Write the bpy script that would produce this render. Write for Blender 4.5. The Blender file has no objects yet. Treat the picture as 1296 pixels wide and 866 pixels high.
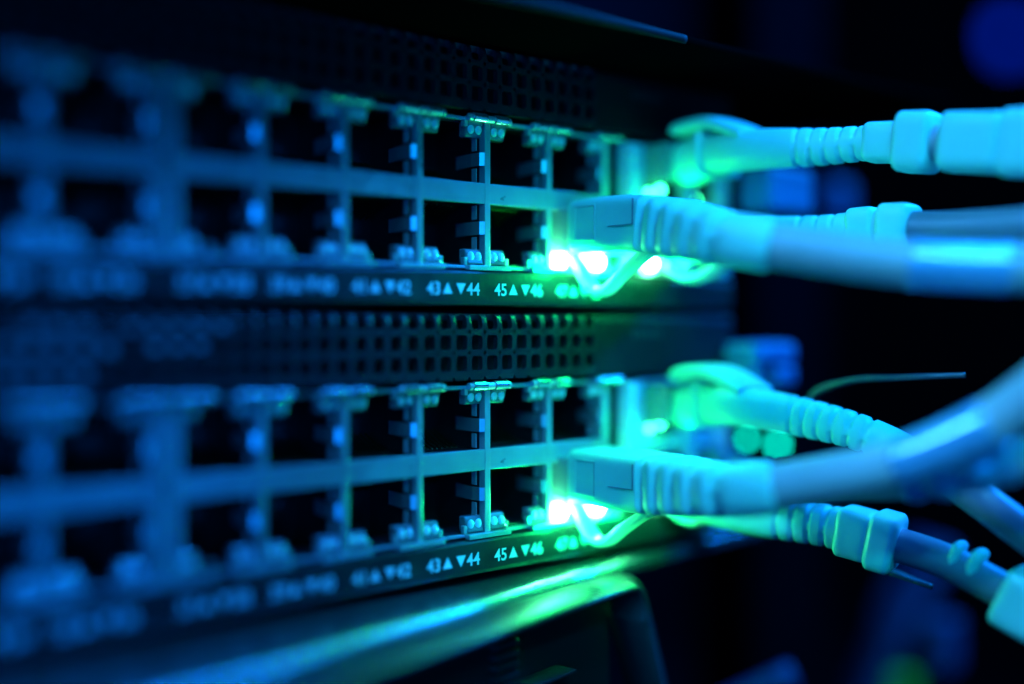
import bpy, bmesh, math, random
from mathutils import Vector, Matrix
random.seed(4)
MM = 0.001
PI = math.pi
C = bpy.context.scene.collection
scene = bpy.context.scene

# ------------------------------------------------------------------ camera model (millimetres)
AL = math.radians(40.7)
F = Vector((math.sin(AL), math.cos(AL), 0)); R = Vector((math.cos(AL), -math.sin(AL), 0))
FPX, CX, HV = 1479.0, 648.0, 410.0
D0, X0 = 195.6, -4.1
CAM = -(F * D0 + R * X0)
def un(u, v, D):
    """a point the lens sees at pixel (u, v) of the photograph, D millimetres deep"""
    return CAM + F * D + R * ((u - CX) / FPX * D) + Vector((0, 0, (HV - v) / FPX * D))
def pr(p):
    d = p - CAM; D = d.dot(F)
    return CX + FPX * d.dot(R) / D, HV - FPX * p.z / D, D

# ------------------------------------------------------------------ materials
def mat(name, col, rough=0.5, metal=0.0, spec=0.5, bump=0.0, bscale=900.0, var=0.0, vscale=60.0, coat=0.0, transl=0.0, sss=0.0, rvar=0.0):
    m = bpy.data.materials.new(name); m.use_nodes = True
    nt = m.node_tree; b = nt.nodes['Principled BSDF']; L = nt.links
    b.inputs['Base Color'].default_value = (*col, 1)
    b.inputs['Roughness'].default_value = rough; b.inputs['Metallic'].default_value = metal
    b.inputs['Specular IOR Level'].default_value = spec
    b.inputs['Coat Weight'].default_value = coat
    tc = nt.nodes.new('ShaderNodeTexCoord')
    if sss:
        b.inputs['Subsurface Weight'].default_value = sss
        b.inputs['Subsurface Radius'].default_value = (1, 1, 1); b.inputs['Subsurface Scale'].default_value = 0.0012
    if bump:
        n = nt.nodes.new('ShaderNodeTexNoise'); n.inputs['Scale'].default_value = bscale; n.inputs['Detail'].default_value = 3
        bp = nt.nodes.new('ShaderNodeBump'); bp.inputs['Strength'].default_value = bump; bp.inputs['Distance'].default_value = 0.00012
        L.new(tc.outputs['Object'], n.inputs['Vector']); L.new(n.outputs['Fac'], bp.inputs['Height']); L.new(bp.outputs['Normal'], b.inputs['Normal'])
    if var:
        n = nt.nodes.new('ShaderNodeTexNoise'); n.inputs['Scale'].default_value = vscale; n.inputs['Detail'].default_value = 5
        r = nt.nodes.new('ShaderNodeMapRange'); r.inputs['From Min'].default_value = .3; r.inputs['From Max'].default_value = .7
        r.inputs['To Min'].default_value = 1 - var; r.inputs['To Max'].default_value = 1 + var
        mx = nt.nodes.new('ShaderNodeVectorMath'); mx.operation = 'SCALE'; mx.inputs[0].default_value = col
        L.new(tc.outputs['Object'], n.inputs['Vector']); L.new(n.outputs['Fac'], r.inputs['Value'])
        L.new(r.outputs['Result'], mx.inputs['Scale']); L.new(mx.outputs['Vector'], b.inputs['Base Color'])
    if rvar:
        n = nt.nodes.new('ShaderNodeTexNoise'); n.inputs['Scale'].default_value = vscale * 3; n.inputs['Detail'].default_value = 6
        r = nt.nodes.new('ShaderNodeMapRange'); r.inputs['From Min'].default_value = .3; r.inputs['From Max'].default_value = .7
        r.inputs['To Min'].default_value = max(.02, rough - rvar); r.inputs['To Max'].default_value = rough + rvar
        L.new(tc.outputs['Object'], n.inputs['Vector']); L.new(n.outputs['Fac'], r.inputs['Value']); L.new(r.outputs['Result'], b.inputs['Roughness'])
    if transl:
        t = nt.nodes.new('ShaderNodeBsdfTranslucent'); t.inputs['Color'].default_value = (*col, 1)
        ms = nt.nodes.new('ShaderNodeMixShader'); ms.inputs['Fac'].default_value = transl
        o = nt.nodes['Material Output']
        L.new(b.outputs[0], ms.inputs[1]); L.new(t.outputs[0], ms.inputs[2]); L.new(ms.outputs[0], o.inputs['Surface'])
    return m
def emis(name, col, strength):
    m = bpy.data.materials.new(name); m.use_nodes = True
    b = m.node_tree.nodes['Principled BSDF']
    b.inputs['Base Color'].default_value = (.2, .2, .2, 1)
    b.inputs['Emission Color'].default_value = (*col, 1); b.inputs['Emission Strength'].default_value = strength
    return m
M = dict(
    bezel=mat('bezel_plastic', (.016, .018, .020), .38, spec=.5, coat=.12, bump=.55, bscale=1500, rvar=.08, vscale=120),
    black=mat('black_plastic', (.012, .012, .013), .5),
    liner=mat('jack_plastic', (.006, .006, .007), .4, bump=.2),
    shell=mat('jack_metal', (.50, .52, .53), .36, metal=.55, bump=.25, bscale=500, var=.10, vscale=160, rvar=.10),
    cap=mat('cap_metal', (.55, .57, .58), .24, metal=.9, rvar=.04, vscale=150),
    blank=mat('blank_panel_plastic', (.010, .011, .012), .6, spec=.15, bump=.5, bscale=1500),
    module=mat('module_metal', (.85, .74, .86), .4, metal=.2, bump=.3, bscale=500),
    spring=mat('spring_steel', (.78, .79, .8), .38, metal=.9, rvar=.06),
    gold=mat('gold_contact', (.85, .62, .25), .25, metal=1),
    housing=mat('lamp_housing_plastic', (.16, .17, .17), .25, coat=.4),
    lens=mat('lamp_lens', (.72, .74, .74), .2, coat=.6, spec=.8, bump=.3, bscale=600),
    print=mat('label_print', (.82, .84, .84), .6),
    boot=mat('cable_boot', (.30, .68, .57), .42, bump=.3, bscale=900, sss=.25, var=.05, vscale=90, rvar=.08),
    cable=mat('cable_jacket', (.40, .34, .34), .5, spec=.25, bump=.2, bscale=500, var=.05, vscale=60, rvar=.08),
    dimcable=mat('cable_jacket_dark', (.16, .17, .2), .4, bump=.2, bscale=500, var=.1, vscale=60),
    sleeve=mat('glossy_sleeve', (.14, .30, .46), .24, coat=1.0, spec=1.0, bump=.4, bscale=160, rvar=.06, vscale=80),
    clear=mat('clear_plastic', (.8, .84, .84), .12, coat=.5, transl=.55),
    plug=mat('plug_plastic', (.26, .28, .28), .2, coat=.5, transl=.1),
    chassis=mat('chassis_paint', (.26, .265, .27), .15, spec=.9, metal=.85, bump=.9, bscale=2600, rvar=.09, vscale=40),
    glint_strip=mat('glint_strip_paint', (.006, .008, .007), .7, spec=.15),
    frame=mat('frame_paint', (.026, .028, .03), .36, spec=.5, metal=.0, bump=1.0, bscale=2200, rvar=.08, vscale=60, var=.25),
    shelf=mat('shelf_paint', (.0015, .0016, .0018), .8, spec=.0, bump=.5, bscale=1500, rvar=.1),
    tie=mat('tie_nylon', (.10, .12, .10), .35, transl=.2),
    dimblue=mat('dim_blue_plastic', (.01, .03, .09), .6),
    bluep=mat('blue_plastic', (.02, .16, .30), .45),
    yellow=mat('yellow_plastic', (.4, .5, .02), .5),
    rack=mat('rack_steel', (.0015, .0017, .003), .8, spec=.0, bump=.3),
    wall=mat('dark_wall', (.05, .055, .06), .8, var=.3, vscale=6),
    green_hot=emis('green_lamp', (.12, 1.0, .40), 250),
    green_soft=emis('green_lamp_soft', (.03, 1.0, .38), 22),
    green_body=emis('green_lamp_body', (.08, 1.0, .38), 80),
    cyan_dim=emis('cyan_lamp', (.0, .9, .65), 9),
    blue_far=emis('blue_lamp', (.0, .02, .55), 2.2),
)

# ------------------------------------------------------------------ mesh helpers
def obj(name, bm, m, parent=None, smooth=False, bevel=0.0, origin=None, seg=2):
    if smooth is not None:
        for f in bm.faces: f.smooth = bool(smooth)
    if not len(bm.verts): raise ValueError(name)
    bmesh.ops.recalc_face_normals(bm, faces=bm.faces)
    off = Vector(origin) if origin is not None else Vector((0, 0, 0))
    if parent is not None: off = Vector(parent['o_mm']) if 'o_mm' in parent else off
    for v in bm.verts: v.co = (v.co - off) * MM
    me = bpy.data.meshes.new(name); bm.to_mesh(me); bm.free()
    o = bpy.data.objects.new(name, me); C.objects.link(o)
    me.materials.append(m)
    if parent is not None:
        o.parent = parent
        o['o_mm'] = list(off)
    else:
        o.location = off * MM; o['o_mm'] = list(off)
    if bevel:
        b = o.modifiers.new('bevel', 'BEVEL'); b.width = bevel * MM; b.segments = seg; b.limit_method = 'ANGLE'; b.harden_normals = False
    return o
def thing(name, label, cat, origin, group=None):
    o = bpy.data.objects.new(name, None); C.objects.link(o)
    o.location = Vector(origin) * MM; o.empty_display_size = .005
    o['o_mm'] = list(Vector(origin)); o['label'] = label; o['category'] = cat
    if group: o['group'] = group
    return o
def tag(o, label=None, cat=None, group=None, kind=None):
    if label: o['label'] = label
    if cat: o['category'] = cat
    if group: o['group'] = group
    if kind: o['kind'] = kind
    return o
def box(bm, x0, x1, y0, y1, z0, z1):
    vs = [bm.verts.new(p) for p in ((x0,y0,z0),(x1,y0,z0),(x1,y1,z0),(x0,y1,z0),(x0,y0,z1),(x1,y0,z1),(x1,y1,z1),(x0,y1,z1))]
    for f in ((0,3,2,1),(4,5,6,7),(0,1,5,4),(1,2,6,5),(2,3,7,6),(3,0,4,7)): bm.faces.new([vs[i] for i in f])
def prism(bm, pts, x0, x1):
    """closed (y, z) outline pulled along x"""
    a = [bm.verts.new((x0, p[0], p[1])) for p in pts]; b = [bm.verts.new((x1, p[0], p[1])) for p in pts]
    n = len(pts)
    for i in range(n): bm.faces.new((a[i], a[(i+1)%n], b[(i+1)%n], b[i]))
    bm.faces.new(a); bm.faces.new(b[::-1])
def catmull(pts, per=14):
    P = [Vector(p) for p in pts]; P = [P[0]*2 - P[1]] + P + [P[-1]*2 - P[-2]]; out = []
    for i in range(1, len(P)-2):
        for k in range(per):
            t = k/per; a, b, c, d = P[i-1], P[i], P[i+1], P[i+2]
            out.append(.5*((2*b)+(c-a)*t+(2*a-5*b+4*c-d)*t*t+(3*b-a-3*c+d)*t**3))
    out.append(P[-2].copy()); return out
def resample(path, step):
    L = [0.0]
    for a, b in zip(path, path[1:]): L.append(L[-1] + (b-a).length)
    n = max(2, int(L[-1]/step)); out = []; j = 0
    for i in range(n+1):
        s = L[-1]*i/n
        while j < len(L)-2 and L[j+1] < s: j += 1
        t = (s-L[j])/max(1e-9, L[j+1]-L[j]); out.append(path[j].lerp(path[j+1], t))
    return out, L[-1]
def frames(path):
    fr = []
    for i, p in enumerate(path):
        t = (path[min(i+1, len(path)-1)] - path[max(i-1, 0)]).normalized()
        s = t.cross(Vector((0, 0, 1))); s = s.normalized() if s.length > 1e-4 else Vector((1, 0, 0))
        fr.append((t, s, s.cross(t).normalized()))
    return fr
def loft(bm, path, sec, nseg=36):
    """sec(s, a) -> (side offset, up offset) for arc length s and angle a"""
    fr = frames(path); s = 0; rings = []
    for i, p in enumerate(path):
        if i: s += (p - path[i-1]).length
        t, S, U = fr[i]; ring = []
        for k in range(nseg):
            a = 2*PI*k/nseg; dx, dz = sec(s, a); ring.append(bm.verts.new(p + S*dx + U*dz))
        rings.append(ring)
    for A, B in zip(rings, rings[1:]):
        for k in range(nseg): bm.faces.new((A[k], A[(k+1)%nseg], B[(k+1)%nseg], B[k]))
    bm.faces.new(rings[0][::-1]); bm.faces.new(rings[-1])
def se(w, h, n, a):
    c, s = math.cos(a), math.sin(a); e = 2/n
    return w/2*math.copysign(abs(c)**e, c), h/2*math.copysign(abs(s)**e, s)
def smooth01(x): x = max(0, min(1, x)); return x*x*(3-2*x)

# ------------------------------------------------------------------ surroundings
w = bpy.data.worlds.new('World'); scene.world = w; w.use_nodes = True
w.node_tree.nodes['Background'].inputs[0].default_value = (.0, .012, .05, 1)
w.node_tree.nodes['Background'].inputs[1].default_value = .03
bm = bmesh.new(); box(bm, -900, 2400, 1500, 1560, -700, 900)
tag(obj('wall', bm, M['wall'], origin=(700, 1500, -700)), kind='structure')
bm = bmesh.new(); box(bm, -900, 2400, -700, 1500, -760, -700)
tag(obj('floor', bm, M['wall'], origin=(700, 400, -730)), kind='structure')

# ------------------------------------------------------------------ the two switches
XL, XR = -104.0, 63.0
def profile(s):
    """fold of the ventilated bezel: arc length upward from its lower edge -> (y, z over the rail), normal"""
    r = 1.5; zf = 13.5; flat = 24.4 - r - zf
    if s <= flat: return (-1.0, zf + s), (-1, 0)
    a = (s-flat)/r
    if a <= PI/2: return (-1.0 + r*(1-math.cos(a)), 24.4 - r + r*math.sin(a)), (-math.cos(a), math.sin(a))
    return (-1.0 + r + (s-flat-r*PI/2), 24.4), (0, 1)
def grille(name, zc, parent, x1):
    bm = bmesh.new(); pitch = 3.25; hw, hh = 1.12, 1.22; th = 1.1
    def P(x, s, d):
        (y, z), (ny, nz) = profile(s); return (x, y - ny*d, zc + z - nz*d)
    rows = [(2.72, hh), (6.12, hh), (9.75, 1.45)]          # centres in arc length
    cuts = [0, 4.42, 7.85, 12.0, 13.6, 18.0, 40.0]
    n = int((x1 - XL)/pitch)
    def quad(xa, xb, sa, sb, seg=1):
        for i in range(seg):
            s0 = sa+(sb-sa)*i/seg; s1 = sa+(sb-sa)*(i+1)/seg
            bm.faces.new([bm.verts.new(P(*q, 0)) for q in ((xa,s0),(xb,s0),(xb,s1),(xa,s1))])
    for i in range(n):
        xa = x1 - (i+1)*pitch; xb = xa + pitch; xc = (xa+xb)/2
        for r, (sc, h) in enumerate(rows):
            s0, s1 = cuts[r], cuts[r+1]; N = 24; inner, outer, back = [], [], []
            for k in range(N):
                a = 2*PI*(k+.5)/N; c, sn = math.cos(a), math.sin(a)
                dx, ds = se(2*hw, 2*h, 5, a)
                m_ = max(abs(c)/(pitch/2), abs(sn)); 
                q = max(abs(c), abs(sn)); ox = c/q*pitch/2
                os_ = sn/q; os_ = sc + (os_*(s1-sc) if os_ > 0 else os_*(sc-s0))
                inner.append((xc+dx, sc+ds)); outer.append((xc+ox, os_))
            vi = [bm.verts.new(P(*q, 0)) for q in inner]; vo = [bm.verts.new(P(*q, 0)) for q in outer]; vb = [bm.verts.new(P(*q, th)) for q in inner]
            vc = [bm.verts.new(P(xc+(q[0]-xc)*1.06, sc+(q[1]-sc)*1.06, -.0)) for q in inner]
            for k in range(N):
                k2 = (k+1) % N
                bm.faces.new((vi[k], vi[k2], vo[k2], vo[k])); bm.faces.new((vi[k2], vi[k], vb[k], vb[k2]))
            for v_ in vc: bm.verts.remove(v_)
        quad(xa, xb, cuts[3], cuts[5], 3); quad(xa, xb, cuts[5], cuts[6])
    # plain part to the right of the holes
    sN = [0, 3, 6, 9.2] + [9.4 + .24*i for i in range(11)] + [16, 40]
    blank = bmesh.new()
    for a, b in zip(sN, sN[1:]):
        blank.faces.new([blank.verts.new(P(*q, 0)) for q in ((x1, a), (XR, a), (XR, b), (x1, b))])
    bmesh.ops.remove_doubles(blank, verts=blank.verts, dist=.003)
    obj('blank_panel', blank, M['blank'], parent)
    quad(x1 - n*pitch, XL - 6, 0, 9.2); 
    # lower return
    bm.faces.new([bm.verts.new(p) for p in ((XL-6,-1,zc+13.5),(XR,-1,zc+13.5),(XR,9,zc+13.5),(XL-6,9,zc+13.5))])
    bmesh.ops.remove_doubles(bm, verts=bm.verts, dist=.003)
    return obj(name, bm, M['bezel'], parent)
def label_mesh(parts, xc, zc, y):
    """parts: (text, centre offset) in millimetres, printed sheet 0.05 thick"""
    bm = bmesh.new()
    for kind, dx in parts:
        if kind in 'ud':
            s = 1 if kind == 'u' else -1
            pts = [(-.95, -.85*s), (.95, -.85*s), (0, .95*s)]
            a = [bm.verts.new((xc+dx+p[0], y, zc+p[1])) for p in pts]; b = [bm.verts.new((xc+dx+p[0], y-.06, zc+p[1])) for p in pts]
            bm.faces.new(a); bm.faces.new(b[::-1])
            for i in range(3): bm.faces.new((a[i], a[(i+1)%3], b[(i+1)%3], b[i]))
        else:
            cu = bpy.data.curves.new('t', 'FONT'); cu.body = kind; cu.size = 2.9; cu.align_x = 'CENTER'; cu.extrude = .03; cu.offset = .035
            o = bpy.data.objects.new('t', cu); me = bpy.data.meshes.new_from_object(o)
            for v in me.vertices:
                x, yy, z = v.co
                v.co = (xc+dx+x*.96, y-.03-z, zc-1.02+yy)
            bm.from_mesh(me); bpy.data.objects.remove(o); bpy.data.curves.remove(cu); bpy.data.meshes.remove(me)
    return bm

LIT = {}
def make_switch(zc, label, lit):
    sw = thing('network_switch', label, 'network switch', (0, 0, zc-20), 'rack-mounted network switches')
    # chassis behind the faceplate, with the openings in front left clear
    bm = bmesh.new(); box(bm, XL-6, XR, 16, 220, zc-19.6, zc+24.0)
    obj('chassis', bm, M['shelf'], sw, bevel=.4)
    grille('vent_grille', zc, sw, 24.6)
    bm = bmesh.new(); box(bm, XL-6, XR, 7.5, 8.5, zc+13.6, zc+23.6); obj('inner_baffle', bm, M['black'], sw)
    # lower label strip with softly rounded edges
    bm = bmesh.new()
    pts = [(9, zc-13.0), (-.5, zc-13.0), (-.85, zc-13.15), (-1, zc-13.5), (-1, zc-18.0), (-.8, zc-18.5), (-.3, zc-18.8), (9, zc-18.8)]
    prism(bm, pts, XL-6, XR); obj('label_strip', bm, M['bezel'], sw)
    # printed numbers
    cols = [(7, 45), (-7, 43), (-21, 41), (-35, 39), (-49, 37), (-65.6, 35), (-79.6, 33), (-93.6, 31), (21, 47)]
    for xc, n in cols:
        obj('port_number', label_mesh([(str(n), -3.75), ('u', -.98), ('d', 1.75), (str(n+1), 4.35)], xc-1.2, zc-16.0, -1.0), M['print'], sw)
    # jack blocks
    blocks = [(-56.3, 28.9, [-42, -28, -14, 0, 14], [-49, -35, -21, -7, 7, 21]),
              (-104, -56.9, [-72.6, -86.6], [-65.6, -79.6, -93.6])]
    for bi, (xa, xb, divs, ports) in enumerate(blocks):
        bm = bmesh.new()
        box(bm, xa, xb, 0, 1.4, zc-1.72, zc+1.72)
        box(bm, xa, xb, .35, 1.4, zc+11.9, zc+12.5); box(bm, xa, xb, .35, 1.4, zc-12.6, zc-12.1)
        ends = [xa+1.0, xb-1.0]
        for d in divs:
            box(bm, d-.6, d+.6, -.05, 1.5, zc-12.1, zc+12.1)
        for e in ends: box(bm, e-1.0, e+1.0, -.08, 1.5, zc-12.3, zc+12.3)
        # small shield returns inside each opening (thin edge beside every divider)
        for d in divs + [xb-1.6]:
            for s in (-1, 1):
                for z0, z1 in ((1.9, 4.3), (7.2, 9.9)):
                    za, zb = sorted((zc+s*z0, zc+s*z1)); box(bm, d-1.4, d-1.2, 1.3, 2.6, za, zb)
        blk = obj('jack_block', bm, M['shell'], sw, bevel=.14)
        # ledges and caps around each divider
        capd = divs + [xb-.6 if bi == 0 else xb-3.2, xa+.6 if bi else xa+3.4]
        for d in capd:
            w_ = 4.5 if d in divs else 3.2
            bm = bmesh.new()
            prism(bm, [(-.9, zc-12.9), (.4, zc-12.9), (.4, zc-12.05), (-.9, zc-12.05)], d-w_, d+w_)
            box(bm, d-w_-.3, d-w_+.4, .2, 1.2, zc-12.0, zc-10.7); box(bm, d+w_-.4, d+w_+.3, .2, 1.2, zc-12.0, zc-10.7)
            obj('lower_ledge', bm, M['shell'], blk, bevel=.12)
            bm = bmesh.new()
            prism(bm, [(-.55+.62*math.cos(2*PI*k/18), zc+12.35+.62*math.sin(2*PI*k/18)) for k in range(18)], d-w_, d+w_); box(bm, d-w_, d+w_, -.3, .6, zc+11.9, zc+12.6)
            box(bm, d-w_-.3, d-w_+.4, .1, 1.2, zc+10.9, zc+11.9)
            bump = bmesh.new()
            for q in ((-2.3, 2.3) if d in divs else (-1.2, 1.2)):
                prism(bump, [(-.62+.85*math.cos(2*PI*k/24), zc+12.42+.80*math.sin(2*PI*k/24)) for k in range(24)], d+q-1.45, d+q+1.45)
            obj('cap_bump', bump, M['cap'], blk, bevel=.12)
            obj('upper_cap', bm, M['shell'], blk, bevel=.1)
        # black plastic body, one cell per port
        bm = bmesh.new()
        box(bm, xa, xb, 13, 15.5, zc-12.5, zc+12.4)
        box(bm, xa, xb, 1.5, 13, zc-1.6, zc+1.6); box(bm, xa, xb, 1.5, 13, zc+11.6, zc+12.4); box(bm, xa, xb, 1.5, 13, zc-12.5, zc-11.7)
        for d in divs: box(bm, d-.75, d+.75, 1.6, 13, zc-12, zc+12)
        for e in ends: box(bm, e-1, e+1, 1.6, 13, zc-12, zc+12)
        obj('jack_liner', bm, M['liner'], blk)
        # indicator lenses: two beside each divider, top and bottom
        for p in ports:
            for s in (-1, 1):
                row = 'upper' if s > 0 else 'lower'
                for side in (-1, 1):
                    xd = p + side*4.5
                    zl = zc + s*10.55
                    on = (p, row, side) in lit
                    bm = bmesh.new()
                    y0 = -.05
                    box(bm, xd-1.75, xd+1.75, y0, 2.5, zl-1.3, zl+1.3)
                    for v in bm.verts:                      # face raked towards the middle of the jack
                        if v.co.y < 1 and (v.co.z - zl)*s < 0: v.co.y += .9
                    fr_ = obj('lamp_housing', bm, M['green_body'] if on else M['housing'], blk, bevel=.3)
                    bm = bmesh.new()
                    for q in (-.8, .8):
                        mtx = Matrix.Translation((xd+q, y0+.40, zl)) @ Matrix.Diagonal((1, .45, 1.15, 1))
                        bmesh.ops.create_uvsphere(bm, u_segments=14, v_segments=8, radius=.72, matrix=mtx)
                    if on:
                        bm.free(); bm = bmesh.new()
                        mtx = Matrix.Translation((xd, y0-.25, zl)) @ Matrix.Diagonal((1.5, .85, 1.25, 1))
                        bmesh.ops.create_uvsphere(bm, u_segments=18, v_segments=10, radius=1.0, matrix=mtx)
                    lo = obj('indicator_lamp', bm, M['green_hot'] if on else M['lens'], blk, smooth=True)
                    if on: lo['label'] = 'lit green port lamp'
                # shield spring on the right wall of the port
                zs = zc + s*5.75
                bm = bmesh.new(); d = p + 7
                if bi == 1 and p == -65.6: d = -57.9
                pts = [(.0, d-.65), (.5, d-1.35), (2.4, d-1.55), (4.5, d-1.35), (7.5, d-.85)]
                for (ya, xa_), (yb, xb_) in zip(pts, pts[1:]):
                    vs = [bm.verts.new(q) for q in ((xa_, ya, zs-1.1), (xb_, yb, zs-1.1), (xb_, yb, zs+1.1), (xa_, ya, zs+1.1),
                                                     (xa_+.22, ya, zs-1.1), (xb_+.22, yb, zs-1.1), (xb_+.22, yb, zs+1.1), (xa_+.22, ya, zs+1.1))]
                    for f in ((0,1,2,3),(7,6,5,4),(0,4,5,1),(3,2,6,7),(0,3,7,4),(1,5,6,2)): bm.faces.new([vs[i] for i in f])
                bmesh.ops.remove_doubles(bm, verts=bm.verts, dist=.001)
                obj('shield_spring', bm, M['spring'], blk)
                # eight sprung contacts against the middle rail
                bm = bmesh.new()
                for k in range(8):
                    x = p - 3.6 + k*1.02
                    loft(bm, [Vector((x, 4.0, zc+s*2.0)), Vector((x, 7.0, zc+s*2.9)), Vector((x, 10.5, zc+s*4.6))], lambda s_, a: (.17*math.cos(a), .17*math.sin(a)), 6)
                obj('contact_pins', bm, M['gold'], blk)
    # end post and the next module with its own pair of jacks
    bm = bmesh.new()
    box(bm, 33.0, 35.4, -1.2, 2, zc-11.6, zc+11.9)
    for k in range(7): box(bm, 33.4, 34.9, -1.5, -1.1, zc-10+k*3.1, zc-8.2+k*3.1)
    box(bm, 36.9, 37.9, -.2, 2, zc-12.0, zc+12.0)
    box(bm, 37.9, 50.5, 0, 1.6, zc-1.7, zc+1.7)
    box(bm, 49.5, 52.5, -.6, 1.6, zc-12.0, zc+12.0); box(bm, 37.9, 49.5, .4, 1.6, zc+11.4, zc+12.2); box(bm, 37.9, 49.5, .4, 1.6, zc-12.2, zc-11.4)
    box(bm, 59.8, 62.5, -.6, 1.6, zc-12.0, zc+12.0); box(bm, 52.5, 59.8, 0, 1.6, zc-1.7, zc+1.7)
    mod = obj('uplink_module', bm, M['module'], sw, bevel=.25)
    bm = bmesh.new(); box(bm, 29, 33, 3, 4, zc-12.4, zc+12.4); box(bm, 35.4, 62, 13, 14.5, zc-12.4, zc+12.4)
    for x in (36.5, 51, 61): box(bm, x-.9, x+.9, 1.7, 13, zc-12, zc+12)
    box(bm, 62.6, XR, 0, 10, zc-12.9, zc+13.4)
    obj('module_liner', bm, M['liner'], mod)
    for x, dz in ((39.4, -10.4), (47.2, -10.4), (39.0, 2.9), (42.0, 3.7)):
        bm = bmesh.new()
        bmesh.ops.create_uvsphere(bm, u_segments=16, v_segments=8, radius=1.0, matrix=Matrix.Translation((x, -.7, zc+dz)) @ Matrix.Diagonal((1.2 if dz < 0 else .8, .7, 1.0 if dz < 0 else .7, 1)))
        obj('indicator_lamp', bm, M['green_hot'] if dz < 0 and x < 45 else M['green_soft'], mod, smooth=True)['label'] = 'lit green uplink lamp'
    # small worn marking right of the vents
    bm = bmesh.new()
    for k in range(5): box(bm, 34+k*1.7, 35.1+k*1.7, -1.05, -.99, zc+20.2, zc+21.5)
    obj('faint_marking', bm, M['frame'], sw, bevel=.02)
    return sw

sw1 = make_switch(21.75, 'upper black network switch with two plugged grey cables, under the protruding shelf', {(21, 'lower', -1), (21, 'lower', 1)})
sw2 = make_switch(-22.70, 'lower black network switch, sandwiched between the other switch and the shiny bezel', {(21, 'lower', -1), (21, 'lower', 1)})
# pale blocks added in the lower switch's left vents, standing for lit holes
bm = bmesh.new()
for i, rows in ((27, (1,)), (28, (0, 1, 2)), (29, (0, 1, 2)), (30, (0, 1, 2)), (31, (0, 1)), (32, (0, 1)), (23, (1, 2)), (24, (1, 2)), (25, (1, 2)), (22, (2,)), (26, (2,))):
    xc = 22.975 - 3.25*i
    for r_ in rows:
        zc_ = -22.7 + (16.2, 19.6, 22.1)[r_]; h = .75 if i > 26 else .5
        box(bm, xc-.8, xc+.8, -.7, 3.0, zc_-h, zc_+h)
obj('lit_vent_blocks', bm, M['shell'], sw2)

# ------------------------------------------------------------------ shelf above
bm = bmesh.new()
edge = []
x1, y1, rad = 120.0, -22.4, 12
pts = [(-150, 60), (-150, y1)] + [(x1-rad+rad*math.sin(a), y1+rad-rad*math.cos(a)) for a in [PI/2*i/12 for i in range(13)]] + [(x1, 60)]
a = [bm.verts.new((p[0], p[1], 46.6)) for p in pts]; b = [bm.verts.new((p[0], p[1], 48.2)) for p in pts]; n = len(pts)
for i in range(n): bm.faces.new((a[i], a[(i+1)%n], b[(i+1)%n], b[i]))
bm.faces.new(a); bm.faces.new(b[::-1])
sh = thing('rack_shelf', 'thin black shelf plate jutting out above the upper switch, green glint on its edge', 'shelf', (0, 0, 46.6))
obj('shelf_plate', bm, M['shelf'], sh, bevel=.7, seg=4)
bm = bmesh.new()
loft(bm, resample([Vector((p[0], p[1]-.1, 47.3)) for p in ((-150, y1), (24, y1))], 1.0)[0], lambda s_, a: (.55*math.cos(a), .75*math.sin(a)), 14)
obj('edge_glint_strip', bm, M['glint_strip'], sh, smooth=True)  # lighter strip added for the green glint, stopped where the glow ends

# ------------------------------------------------------------------ shiny device below
ROT = math.atan(.19)
ex = Vector((math.cos(ROT), math.sin(ROT), 0)); ey = Vector((-math.sin(ROT), math.cos(ROT), 0)); O3 = Vector((0, -17.0, 0))
def loc(x, y, z): return O3 + ex*x + ey*y + Vector((0, 0, z))
dev = thing('server_bezel', 'shiny dark metal front frame at the bottom with a rounded right corner', 'server', (0, -10, -60))
# lid: a gently crowned glossy sheet
bm = bmesh.new()
prof = [(7.85+2.6-2.6*math.sin(PI/2*(8-k)/8), -45.5+2.6*math.cos(PI/2*(8-k)/8)) for k in range(9)] + [(12+i*2.0, -42.9) for i in range(12)] + [(120, -42.9), (120, -45), (8, -45)]
xs = [-150, 88]; ring = []
for x in xs: ring.append([bm.verts.new(loc(x, p[0], p[1])) for p in prof])
n = len(prof)
for i in range(n-1): bm.faces.new((ring[0][i], ring[0][(i+1)%n], ring[1][(i+1)%n], ring[1][i]))
obj('lid', bm, M['chassis'], dev, smooth=True)
# frame swept along the top and down the right side
bar = [(7.3, -1.5), (6.8, -1.1), (5.2, -1.1), (3.0, -1.25), (1.6, -1.5), (.8, -1.8), (.1, -2.1), (-.3, -2.5), (-.2, -2.95), (.6, -3.2), (7.3, -3.2)]      # (depth, outward)
leg = [(6.0, 1.8), (4.4, 1.4), (3.9, .4), (3.2, -1.2), (2.5, -2.7), (1.8, -4.0), (.7, -5.2), (-.35, -5.9), (-.3, -6.6), (.5, -7.1), (7.4, -7.1)]
sp = []                                   # (centre x, z, outward normal angle, blend)
for x in [-150, -120, -90, -60, -40, -20, -10, -2, 4, 10, 16, 21]: sp.append((x, -43.0, 90, 0))
cx_, cz_, r_ = 22.5, -53.0, 10.0
for i in range(1, 19):
    t = i/18; ang = 90 - t*68; sp.append((cx_ + r_*math.cos(math.radians(ang)), cz_ + r_*math.sin(math.radians(ang)), ang, smooth01(t)))
dx, dz = math.sin(math.radians(22)), -math.cos(math.radians(22)); bx_, bz_ = sp[-1][0], sp[-1][1]
for k in (4, 10, 20, 40, 70): sp.append((bx_+dx*k, bz_+dz*k, 22, 1))
bm = bmesh.new(); rings = []
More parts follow.
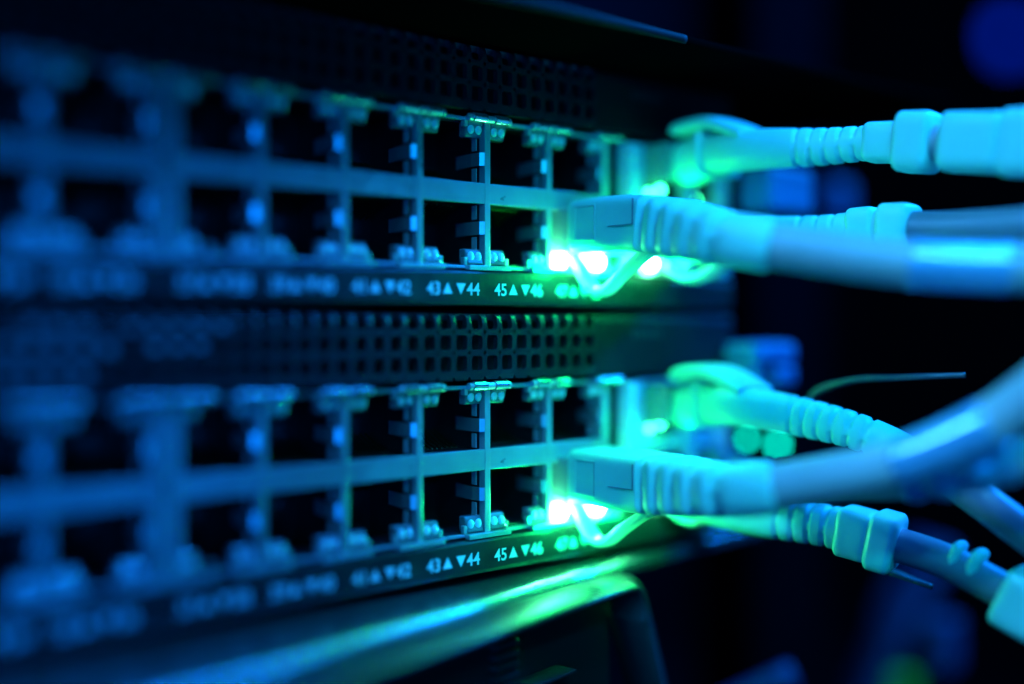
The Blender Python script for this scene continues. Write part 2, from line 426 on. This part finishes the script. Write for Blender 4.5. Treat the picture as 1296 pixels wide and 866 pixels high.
for x, z, ang, t in sp:
    nx, nz = math.cos(math.radians(ang)), math.sin(math.radians(ang)); rr = []
    for (ya, na), (yb, nb) in zip(bar, leg):
        y = ya*(1-t)+yb*t; nn = na*(1-t)+nb*t; rr.append(bm.verts.new(loc(x+nx*nn, y, z+nz*nn)))
    rings.append(rr)
n = len(bar)
for A, B in zip(rings, rings[1:]):
    for i in range(n): bm.faces.new((A[i], A[(i+1)%n], B[(i+1)%n], B[i]))
bm.faces.new(rings[0]); bm.faces.new(rings[-1][::-1])
obj('front_frame', bm, M['frame'], dev, smooth=True)
bm = bmesh.new()
vs = []
for x, y in ((-150, 9), (28, 9), (28, 60), (-150, 60)): vs.append((loc(x, y, -46.0), loc(x, y, -130)))
t_ = [bm.verts.new(p[0]) for p in vs]; b_ = [bm.verts.new(p[1]) for p in vs]
bm.faces.new(t_); bm.faces.new(b_[::-1])
for i in range(4): bm.faces.new((t_[i], t_[(i+1)%4], b_[(i+1)%4], b_[i]))
obj('recessed_front', bm, M['black'], dev)
def obox(bm, x0, x1, y0, y1, z0, z1):
    c = [loc(x, y, z) for z in (z0, z1) for x, y in ((x0,y0),(x1,y0),(x1,y1),(x0,y1))]
    v = [bm.verts.new(p) for p in c]
    for f in ((0,3,2,1),(4,5,6,7),(0,1,5,4),(1,2,6,5),(2,3,7,6),(3,0,4,7)): bm.faces.new([v[i] for i in f])
bm = bmesh.new()
for k in range(5): obox(bm, -6, 0, 7.2, 9, -49.6-k*1.7, -48.6-k*1.7)
obj('slot_ribs', bm, M['frame'], dev, bevel=.2)
bm = bmesh.new(); obox(bm, -60, 12, 4.6, 9, -58.2, -57.6); obj('inner_trim', bm, M['frame'], dev, bevel=.15)

# ------------------------------------------------------------------ cables
def sub(path, u0, u1):
    out = [p for p in path if u0 <= pr(p)[0] <= u1 and p.y < -10]
    return out
def mk_boot(path, L0, L1, w0, h0, r1, ribs, name, parent, flat=15, n0=7, rib_d=.85, rib_w=.8):
    """boot from arc length L0 to L1 of path, w0 x h0 at the plug, radius r1 at its tail"""
    p, L = resample(path, .22); seg = p[int(L0/.22):int(L1/.22)]
    LL = L1 - L0
    def sec(s, a):
        t = smooth01((s-flat)/(LL-flat-1.5))
        w = w0*(1-t)+2*r1*t; h = h0*(1-t)+2*r1*t; n = n0*(1-t)+2.3*t
        e = 1 - .09*max(0, 1-s/.8)**2 - .10*max(0, 1-(LL-s)/1.2)**2
        dx, dz = se(w*e, h*e, n, a)
        for rb in ribs:
            q = math.exp(-((s-rb)/rib_w)**4)
            if q > .01:
                m_ = 1.0 - math.exp(-((abs(dz)-0.35)/.42)**2) if abs(dz) < 1.6 else 1.0
                k = 1 - rib_d*q*m_/max(.1, math.hypot(dx, dz)); dx *= k; dz *= k
        return dx, dz
    bm = bmesh.new(); loft(bm, seg, sec, 64)
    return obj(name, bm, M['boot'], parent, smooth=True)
def round_loft(path, r, m, name, parent, fn=None, nseg=32, bevel_ends=.5):
    p, L = resample(path, .5)
    def sec(s, a):
        e = 1
        if bevel_ends:
            e = 1 - .22*max(0, 1-s/bevel_ends)**2 - .22*max(0, 1-(L-s)/bevel_ends)**2
        k = r*e*(fn(s, L) if fn else 1)
        return k*math.cos(a), k*math.sin(a)
    bm = bmesh.new(); loft(bm, p, sec, nseg)
    return obj(name, bm, m, parent, smooth=True)
def strip(path, w, th, m, name, parent):
    p, L = resample(catmull(path, 10), .3)
    bm = bmesh.new(); loft(bm, p, lambda s, a: se(w, th, 3.5, a), 20)
    return obj(name, bm, m, parent, smooth=True)

GRP = 'grey network cables plugged into the switches'
def front_cable(zp, pts, label, sleeve_u):
    x = 21.3
    t = thing('network_cable', label, 'network cable', (x, -2, zp), GRP)
    raw = catmull([(x, 8, zp), (x, 0, zp), (x, -10, zp), (x, -20, zp-.6 if zp > 0 else zp)] + pts)
    raw, L = resample(raw, .3)
    i0 = next(i for i, p in enumerate(raw) if p.y < -2.6); s0 = sum((b-a).length for a, b in zip(raw[:i0], raw[1:i0+1]))
    bm = bmesh.new(); box(bm, x-5.3, x+5.3, -2.8, 9, zp-4.6, zp+3.2); obj('plug', bm, M['plug'], t, bevel=.4)
    mk_boot(raw, s0, s0+42.5, 11.9, 9.5, 4.1, [18.5, 22.6, 26.7, 30.8, 34.9], 'boot', t, rib_d=1.5, rib_w=1.0)
    i1 = i0 + int(41/.3)
    round_loft(raw[i1:], 3.45, M['cable'], 'cable_jacket', t)
    if sleeve_u:
        sl = sub(raw, *sleeve_u); round_loft(sl, 3.75, M['sleeve'], 'glossy_sleeve', t)
    # raised panel on the cheek of the boot
    bm = bmesh.new(); xs = x-5.95
    for (ya, yb, za, zb) in ((-5.2, -9.9, 3.05, 3.3), (-9.7, -9.95, -2.6, 3.3), (-5.2, -9.9, -2.85, -2.6), (-5.0, -5.25, -2.85, 3.3)):
        y_, Y_ = sorted((ya, yb)); box(bm, xs-.14, xs+.2, y_, Y_, zp+za, zp+zb)
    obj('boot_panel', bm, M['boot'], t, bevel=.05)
    bm = bmesh.new(); box(bm, xs-.03, xs+.2, -18.6, -13.0, zp-.7, zp-.58); box(bm, xs-.03, xs+.2, -18.72, -18.6, zp-.7, zp+3.6)
    box(bm, xs-.16, xs+.2, -9.94, -9.84, zp-2.6, zp+3.1); box(bm, xs-.16, xs+.2, -9.9, -5.2, zp+3.0, zp+3.1)
    obj('boot_seam', bm, M['dimcable'], t)
    # clear release latch hooked under the plug
    strip([(x-1, -18.5, zp-4.6), (x-1, -15.5, zp-6.2), (x-1, -11.5, zp-8.8), (x-1, -8.3, zp-11.0), (x-1, -5.6, zp-11.3), (x-1, -3.4, zp-9.8), (x-1, -1.6, zp-7.3), (x-1, .6, zp-5.0)], 3.0, 1.6, M['clear'], 'release_latch', t)
    return t, raw
front_cable(17.0, [un(930, 304, 178), un(1030, 319, 173), un(1140, 333, 170), un(1300, 340, 166), un(1450, 336, 160)],
            'nearest grey cable on the upper switch, level, ribbed boot, glossy sleeve at the right', (1143, 1283))
front_cable(-26.6, [un(930, 621, 178), un(1030, 608, 173), un(1130, 588, 169), un(1225, 551, 164), un(1300, 506, 160), un(1440, 400, 152)],
            'nearest grey cable on the lower switch, curving up to the right past a glossy sleeve', (1128, 1258))

def back_cable(zp, pts, label, ribs, up, hood=True, tail=None, cab='cable', w0=8.6, h0=8.2, boot_len=44, x=43.6, latch=True, rt=3.15):
    t = thing('network_cable', label, 'network cable', (x, -2, zp), GRP)
    raw, L = resample(catmull([(x, 9, zp), (x, 0, zp), (x, -6, zp)] + pts), .3)
    i0 = next(i for i, p in enumerate(raw) if p.y < -13); s0 = i0*.3
    bm = bmesh.new(); box(bm, x-5.6, x+5.6, -6, 9, zp-3.6, zp+3.4)
    obj('plug', bm, M['plug'], t, bevel=.4)
    ib = next(i for i, p in enumerate(raw) if p.y < -5.2)
    # squat front collar, then the slim boot
    mk_boot(raw, ib*.3, ib*.3+8.6, 11.4, 8.6, 4.1, [], 'plug_collar', t, flat=8.4, n0=9)
    mk_boot(raw, ib*.3+8.0, ib*.3+9.0+boot_len, w0-.4, h0-1.2, rt, ribs, 'boot', t, flat=6, n0=2.8, rib_d=.42, rib_w=.42)
    i1 = ib + int((8.0+boot_len)/.3)
    round_loft(raw[i1:], 2.9, M[cab], 'cable_jacket', t)
    if latch:
        s = 1 if up else -1
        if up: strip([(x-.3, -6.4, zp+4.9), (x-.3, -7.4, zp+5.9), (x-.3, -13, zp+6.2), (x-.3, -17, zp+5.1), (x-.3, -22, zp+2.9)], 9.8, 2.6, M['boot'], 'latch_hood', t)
        else: strip([(x-.5, -2, zp-3.6), (x-.5, -4, zp-5.6), (x-.5, -7.5, zp-7.0), (x-.5, -11, zp-6.4), (x-.5, -15, zp-4.0)], 4.2, 1.5, M['clear'], 'release_latch', t)
    return t, raw
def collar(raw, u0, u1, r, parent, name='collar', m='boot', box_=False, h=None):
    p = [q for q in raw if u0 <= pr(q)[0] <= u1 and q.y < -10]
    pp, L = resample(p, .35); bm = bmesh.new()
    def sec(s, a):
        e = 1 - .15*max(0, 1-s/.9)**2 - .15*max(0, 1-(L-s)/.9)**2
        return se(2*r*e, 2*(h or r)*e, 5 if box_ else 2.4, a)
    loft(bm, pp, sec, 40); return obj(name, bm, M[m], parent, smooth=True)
# upper switch, upper row
t, raw = back_cable(30.3, [(43.6, -12, 30.9), un(950, 190, 207), un(1040, 186, 200), un(1110, 181, 194), un(1200, 181, 186), un(1300, 182, 178), un(1440, 178, 168)],
    'topmost grey cable on the upper switch, with hooded latch and green-lit collar', [17.5, 20.1, 22.7, 25.3, 27.9, 30.5], True, boot_len=34, rt=2.9)
collar(raw, 1098, 1150, 3.3, t, 'boot_step', box_=True); collar(raw, 1140, 1186, 4.4, t, 'boot_step', box_=True, h=4.9)
collar(raw, 1196, 1276, 4.5, t, 'coupler', box_=True, h=4.7); collar(raw, 1270, 1330, 4.0, t, 'coupler_tail', box_=True, h=5.2)
# upper switch, lower row
t, raw = back_cable(15.5, [(43.6, -12, 15.4), un(960, 300, 206), un(1040, 297, 200), un(1110, 290, 194), un(1200, 290, 186), un(1300, 285, 178), un(1440, 270, 168)],
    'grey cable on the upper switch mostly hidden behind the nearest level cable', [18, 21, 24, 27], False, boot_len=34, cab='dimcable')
collar(raw, 1078, 1112, 3.7, t, 'boot_step', box_=True); collar(raw, 1117, 1158, 4.1, t, 'boot_step', box_=True)
# lower switch, upper row
t, raw = back_cable(-15.0, [(43.6, -12, -14.8), un(935, 513, 208), un(1010, 527, 203), un(1080, 545, 197), un(1140, 570, 193), un(1220, 618, 188), un(1300, 676, 183), un(1420, 760, 176)],
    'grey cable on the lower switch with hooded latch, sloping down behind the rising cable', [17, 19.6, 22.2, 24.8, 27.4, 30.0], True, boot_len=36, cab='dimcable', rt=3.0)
# lower switch, lower row
t, raw = back_cable(-29.5, [(43.6, -12, -31.0), un(900, 634, 211), un(960, 650, 206), un(1040, 664, 200), un(1110, 682, 195), un(1200, 712, 189), un(1300, 765, 182), un(1420, 830, 174)],
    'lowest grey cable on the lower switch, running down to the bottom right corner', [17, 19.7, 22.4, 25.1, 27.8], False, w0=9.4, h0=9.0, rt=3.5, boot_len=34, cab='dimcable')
collar(raw, 1062, 1108, 4.2, t, 'boot_step', box_=True); collar(raw, 1102, 1140, 4.9, t, 'boot_step', box_=True)
up_ = [p + Vector((0, 0, 1.9)) for p in raw]
collar(up_, 1205, 1219, 2.9, t, 'cable_clip', box_=True, h=2.3); collar(up_, 1226, 1244, 2.9, t, 'cable_clip', box_=True, h=2.6); collar(raw, 1268, 1330, 4.8, t, 'coupler', box_=True)
# lower switch, farther column: sleeve glimpsed under the rising cable
t = thing('network_cable', 'grey cable with a wrinkled glossy sleeve just under the rising cable at the right edge', 'network cable', (58, 0, -29), GRP)
raw, L = resample(catmull([(56.2, 9, -29), (56.2, 0, -29), (56.2, -10, -29), un(960, 617, 207), un(1060, 612, 188), un(1150, 607, 177), un(1230, 593, 170), un(1300, 580, 166), un(1440, 555, 160)]), .3)
round_loft(raw, 2.9, M['cable'], 'cable_jacket', t)
bm = bmesh.new(); box(bm, 52.7, 59.6, -6, 9, -33, -25); obj('plug', bm, M['plug'], t, bevel=.4)
round_loft(sub(raw, 1142, 1290), 3.5, M['sleeve'], 'glossy_sleeve', t, fn=lambda s, L: 1+.10*math.sin(s*1.15)*min(1, s/4), bevel_ends=2)

# ------------------------------------------------------------------ cable ties
def tie(pts, label, m='tie'):
    p, L = resample(catmull(pts, 12), .5); bm = bmesh.new()
    loft(bm, p, lambda s, a: se(2.6*(1-.6*smooth01((s-L+6)/6)), .9, 4, a), 12)
    tag(obj('cable_tie', bm, M[m], origin=p[0], smooth=True), label, 'cable tie', 'loose cable tie tails')
tie([un(1010, 545, 214), un(1030, 500, 214), un(1075, 482, 208), un(1140, 478, 202), un(1222, 475, 198)], 'thin dark cable tie tail pointing right above the lower cables')
tie([un(1085, 668, 206), un(1108, 712, 204), un(1140, 728, 201), un(1180, 743, 198)], 'thin dark cable tie tail under the lowest cable')

# ------------------------------------------------------------------ background
def bgbox(name, u, v, D, wpx, hpx, dep, m, label, cat, notch=False, group=None):
    c = un(u, v, D); k = D/FPX; hw, hh = wpx*k/2, hpx*k/2
    bm = bmesh.new()
    parts = [(-hw, hw, -hh, hh)] if not notch else [(-hw, hw, 0, hh), (0, hw, -hh, -.001), (-hw, -hw*.62, -hh, -.001)]
    for x0, x1, z0, z1 in parts: box(bm, c.x+x0, c.x+x1, c.y-dep/2, c.y+dep/2, c.z+z0, c.z+z1)
    o = obj(name, bm, m, origin=(c.x, c.y, c.z-hh), bevel=1.2)
    tag(o, label, cat, group); return o
post = thing('rack_post', 'tall dark steel rack post standing behind the cables', 'rack post', (110, 60, -400))
bm = bmesh.new(); box(bm, 150, 185, 60, 64, -650, 420); obj('front_face', bm, M['rack'], post, bevel=.6)
bm = bmesh.new(); box(bm, 181, 185, 64, 110, -650, 420); obj('side_face', bm, M['rack'], post, bevel=.6)
bgbox('cable_clamp', 983, 243, 236, 92, 56, 8, M['bluep'], 'blurred blue plastic clamp behind the topmost cable', 'cable clamp', group='blue clamps behind the cables')
bgbox('cable_clamp', 962, 462, 236, 88, 56, 8, M['bluep'], 'blurred blue plastic clamp with a notch, above the lower cables', 'cable clamp', True, group='blue clamps behind the cables')
bgbox('cable_clamp', 1046, 258, 300, 50, 50, 10, M['dimblue'], 'small dim blue clamp right of the other blue clamp', 'cable clamp', group='blue clamps behind the cables')
bgbox('plastic_tag', 1140, 880, 330, 40, 50, 6, M['yellow'], 'blurred yellow tag at the bottom edge', 'tag')
bgbox('plastic_tag', 1193, 815, 300, 46, 66, 6, M['dimblue'], 'blurred small blue tag above the yellow tag', 'tag')
def lamp(u, v, D, r, m, label, grp):
    c = un(u, v, D)
    t = thing('status_lamp', label, 'indicator light', c, grp)
    bm = bmesh.new(); bmesh.ops.create_uvsphere(bm, u_segments=20, v_segments=12, radius=r, matrix=Matrix.Translation(c)); obj('lamp_dome', bm, m, t, smooth=True)
    bm = bmesh.new(); bmesh.ops.create_cone(bm, cap_ends=True, segments=24, radius1=r*1.35, radius2=r*1.35, depth=r*1.4, matrix=Matrix.Translation(c+Vector((0, r*.95, 0))) @ Matrix.Rotation(PI/2, 4, 'X'))
    obj('lamp_socket', bm, M['rack'], t)
lamp(945, 556, 262, .9, M['cyan_dim'], 'small round cyan-green light behind the lower cables, left one', 'small lights behind the cables')
lamp(984, 563, 270, 1.1, M['cyan_dim'], 'small round cyan-green light behind the lower cables, right one', 'small lights behind the cables')
lamp(878, 255, 236, .7, M['green_soft'], 'small green light just above the ribbed boot of the level cable', 'small lights behind the cables')
lamp(1275, 48, 700, 9, M['blue_far'], 'big blurred blue light in the top right corner', 'far blue lights')

strut = [un(1085, 900, 330), un(1130, 790, 330), un(1180, 690, 335)]
bm = bmesh.new(); loft(bm, resample(strut, 4)[0], lambda s_, a: se(16, 5, 5, a), 16)
tag(obj('tray_strut', bm, M['dimblue'], origin=strut[0], smooth=True), 'dim slanting blue strut in the dark below the lowest cable', 'strut')
bm = bmesh.new(); loft(bm, resample([un(850, 925, 250), un(935, 885, 250), un(1005, 853, 250)], 4)[0], lambda s_, a: se(5, 5, 4, a), 14)
tag(obj('tray_rail', bm, M['dimblue'], origin=un(860, 905, 250), smooth=True), 'blurred blue rail end at the bottom, right of the rounded bezel corner', 'rail')

# ------------------------------------------------------------------ light
def area(name, pos, target, size, col, power, sy=None, spread=180):
    l = bpy.data.lights.new(name, 'AREA'); l.energy = power; l.color = col; l.size = size*MM; l.spread = math.radians(spread)
    if sy: l.shape = 'RECTANGLE'; l.size_y = sy*MM
    o = bpy.data.objects.new(name, l); C.objects.link(o); o.location = Vector(pos)*MM
    o.rotation_euler = (Vector(target)-Vector(pos)).to_track_quat('-Z', 'Y').to_euler(); return o
area('blue_lamp', (-260, -250, 5), (-55, 0, 5), 110, (.0, .19, 1.0), .50)
area('blue_bar_lamp', (300, -118, 205), (20, -20, -30), 210, (.002, .20, 1.0), 4.0, 26)
area('blue_bar_lamp', (45, -122, 205), (-30, -10, -20), 110, (.004, .20, 1.0), 1.0, 14)
area('wall_fill_light', (1300, 700, 500), (900, 1500, 200), 300, (.0, .12, 1.0), 3)  # unseen light added to wash the far wall navy
area('sleeve_highlight_light', (-150, -240, 245), (30, -65, 0), 110, (.06, .42, 1.0), .035, 30, 26)  # this pair is unseen, added to draw highlights along the glossy sleeves
area('sleeve_highlight_light', (-237, 30, 184), (30, -65, -17), 90, (.06, .42, 1.0), .03, 30, 26)
def spot(name, pos, target, deg, blend, col, power, r=18):
    l = bpy.data.lights.new(name, 'SPOT'); l.energy = power; l.color = col; l.spot_size = math.radians(deg); l.spot_blend = blend; l.shadow_soft_size = r*MM
    o = bpy.data.objects.new(name, l); C.objects.link(o); o.location = Vector(pos)*MM
    o.rotation_euler = (Vector(target)-Vector(pos)).to_track_quat('-Z', 'Y').to_euler(); return o
spot('cyan_spot_lamp', (-190, -400, 235), (36, -36, -2), 19, .9, (.004, .64, 1.0), 6.0)

def point(name, pos, col, power, r):
    l = bpy.data.lights.new(name, 'POINT'); l.energy = power; l.color = col; l.shadow_soft_size = r*MM
    o = bpy.data.objects.new(name, l); C.objects.link(o); o.location = Vector(pos)*MM; return o
for zc in (21.75, -22.7):
    for x, y, dz, p in ((15.5, -5.0, -11.8, .013), (25.5, -4.6, -12.0, .018), (38.5, -6.5, -11.0, .006), (41.5, -8.5, 2.6, .002)):
        point('green_spill_fill', (x, y, zc+dz), (.0, 1.0, .20), p*1.1, .9)  # unseen fill points added in front of the lit lamps for green spill

# ------------------------------------------------------------------ camera
cd = bpy.data.cameras.new('camera'); cam = bpy.data.objects.new('camera', cd); C.objects.link(cam); scene.camera = cam
cam.location = CAM*MM
cam.rotation_euler = F.to_track_quat('-Z', 'Y').to_euler()
cd.sensor_width = 36; cd.lens = FPX/1296*36; cd.shift_y = -(433-HV)/1296
cd.clip_start = .005; cd.clip_end = 50
cd.dof.use_dof = True; cd.dof.focus_distance = .1948; cd.dof.aperture_fstop = cd.lens/19.0
scene.view_settings.view_transform = 'Standard'; scene.view_settings.look = 'None'; scene.view_settings.exposure = -0.1; scene.view_settings.gamma = 1
scene.cycles.use_denoising = True
scene.cycles.max_bounces = 6
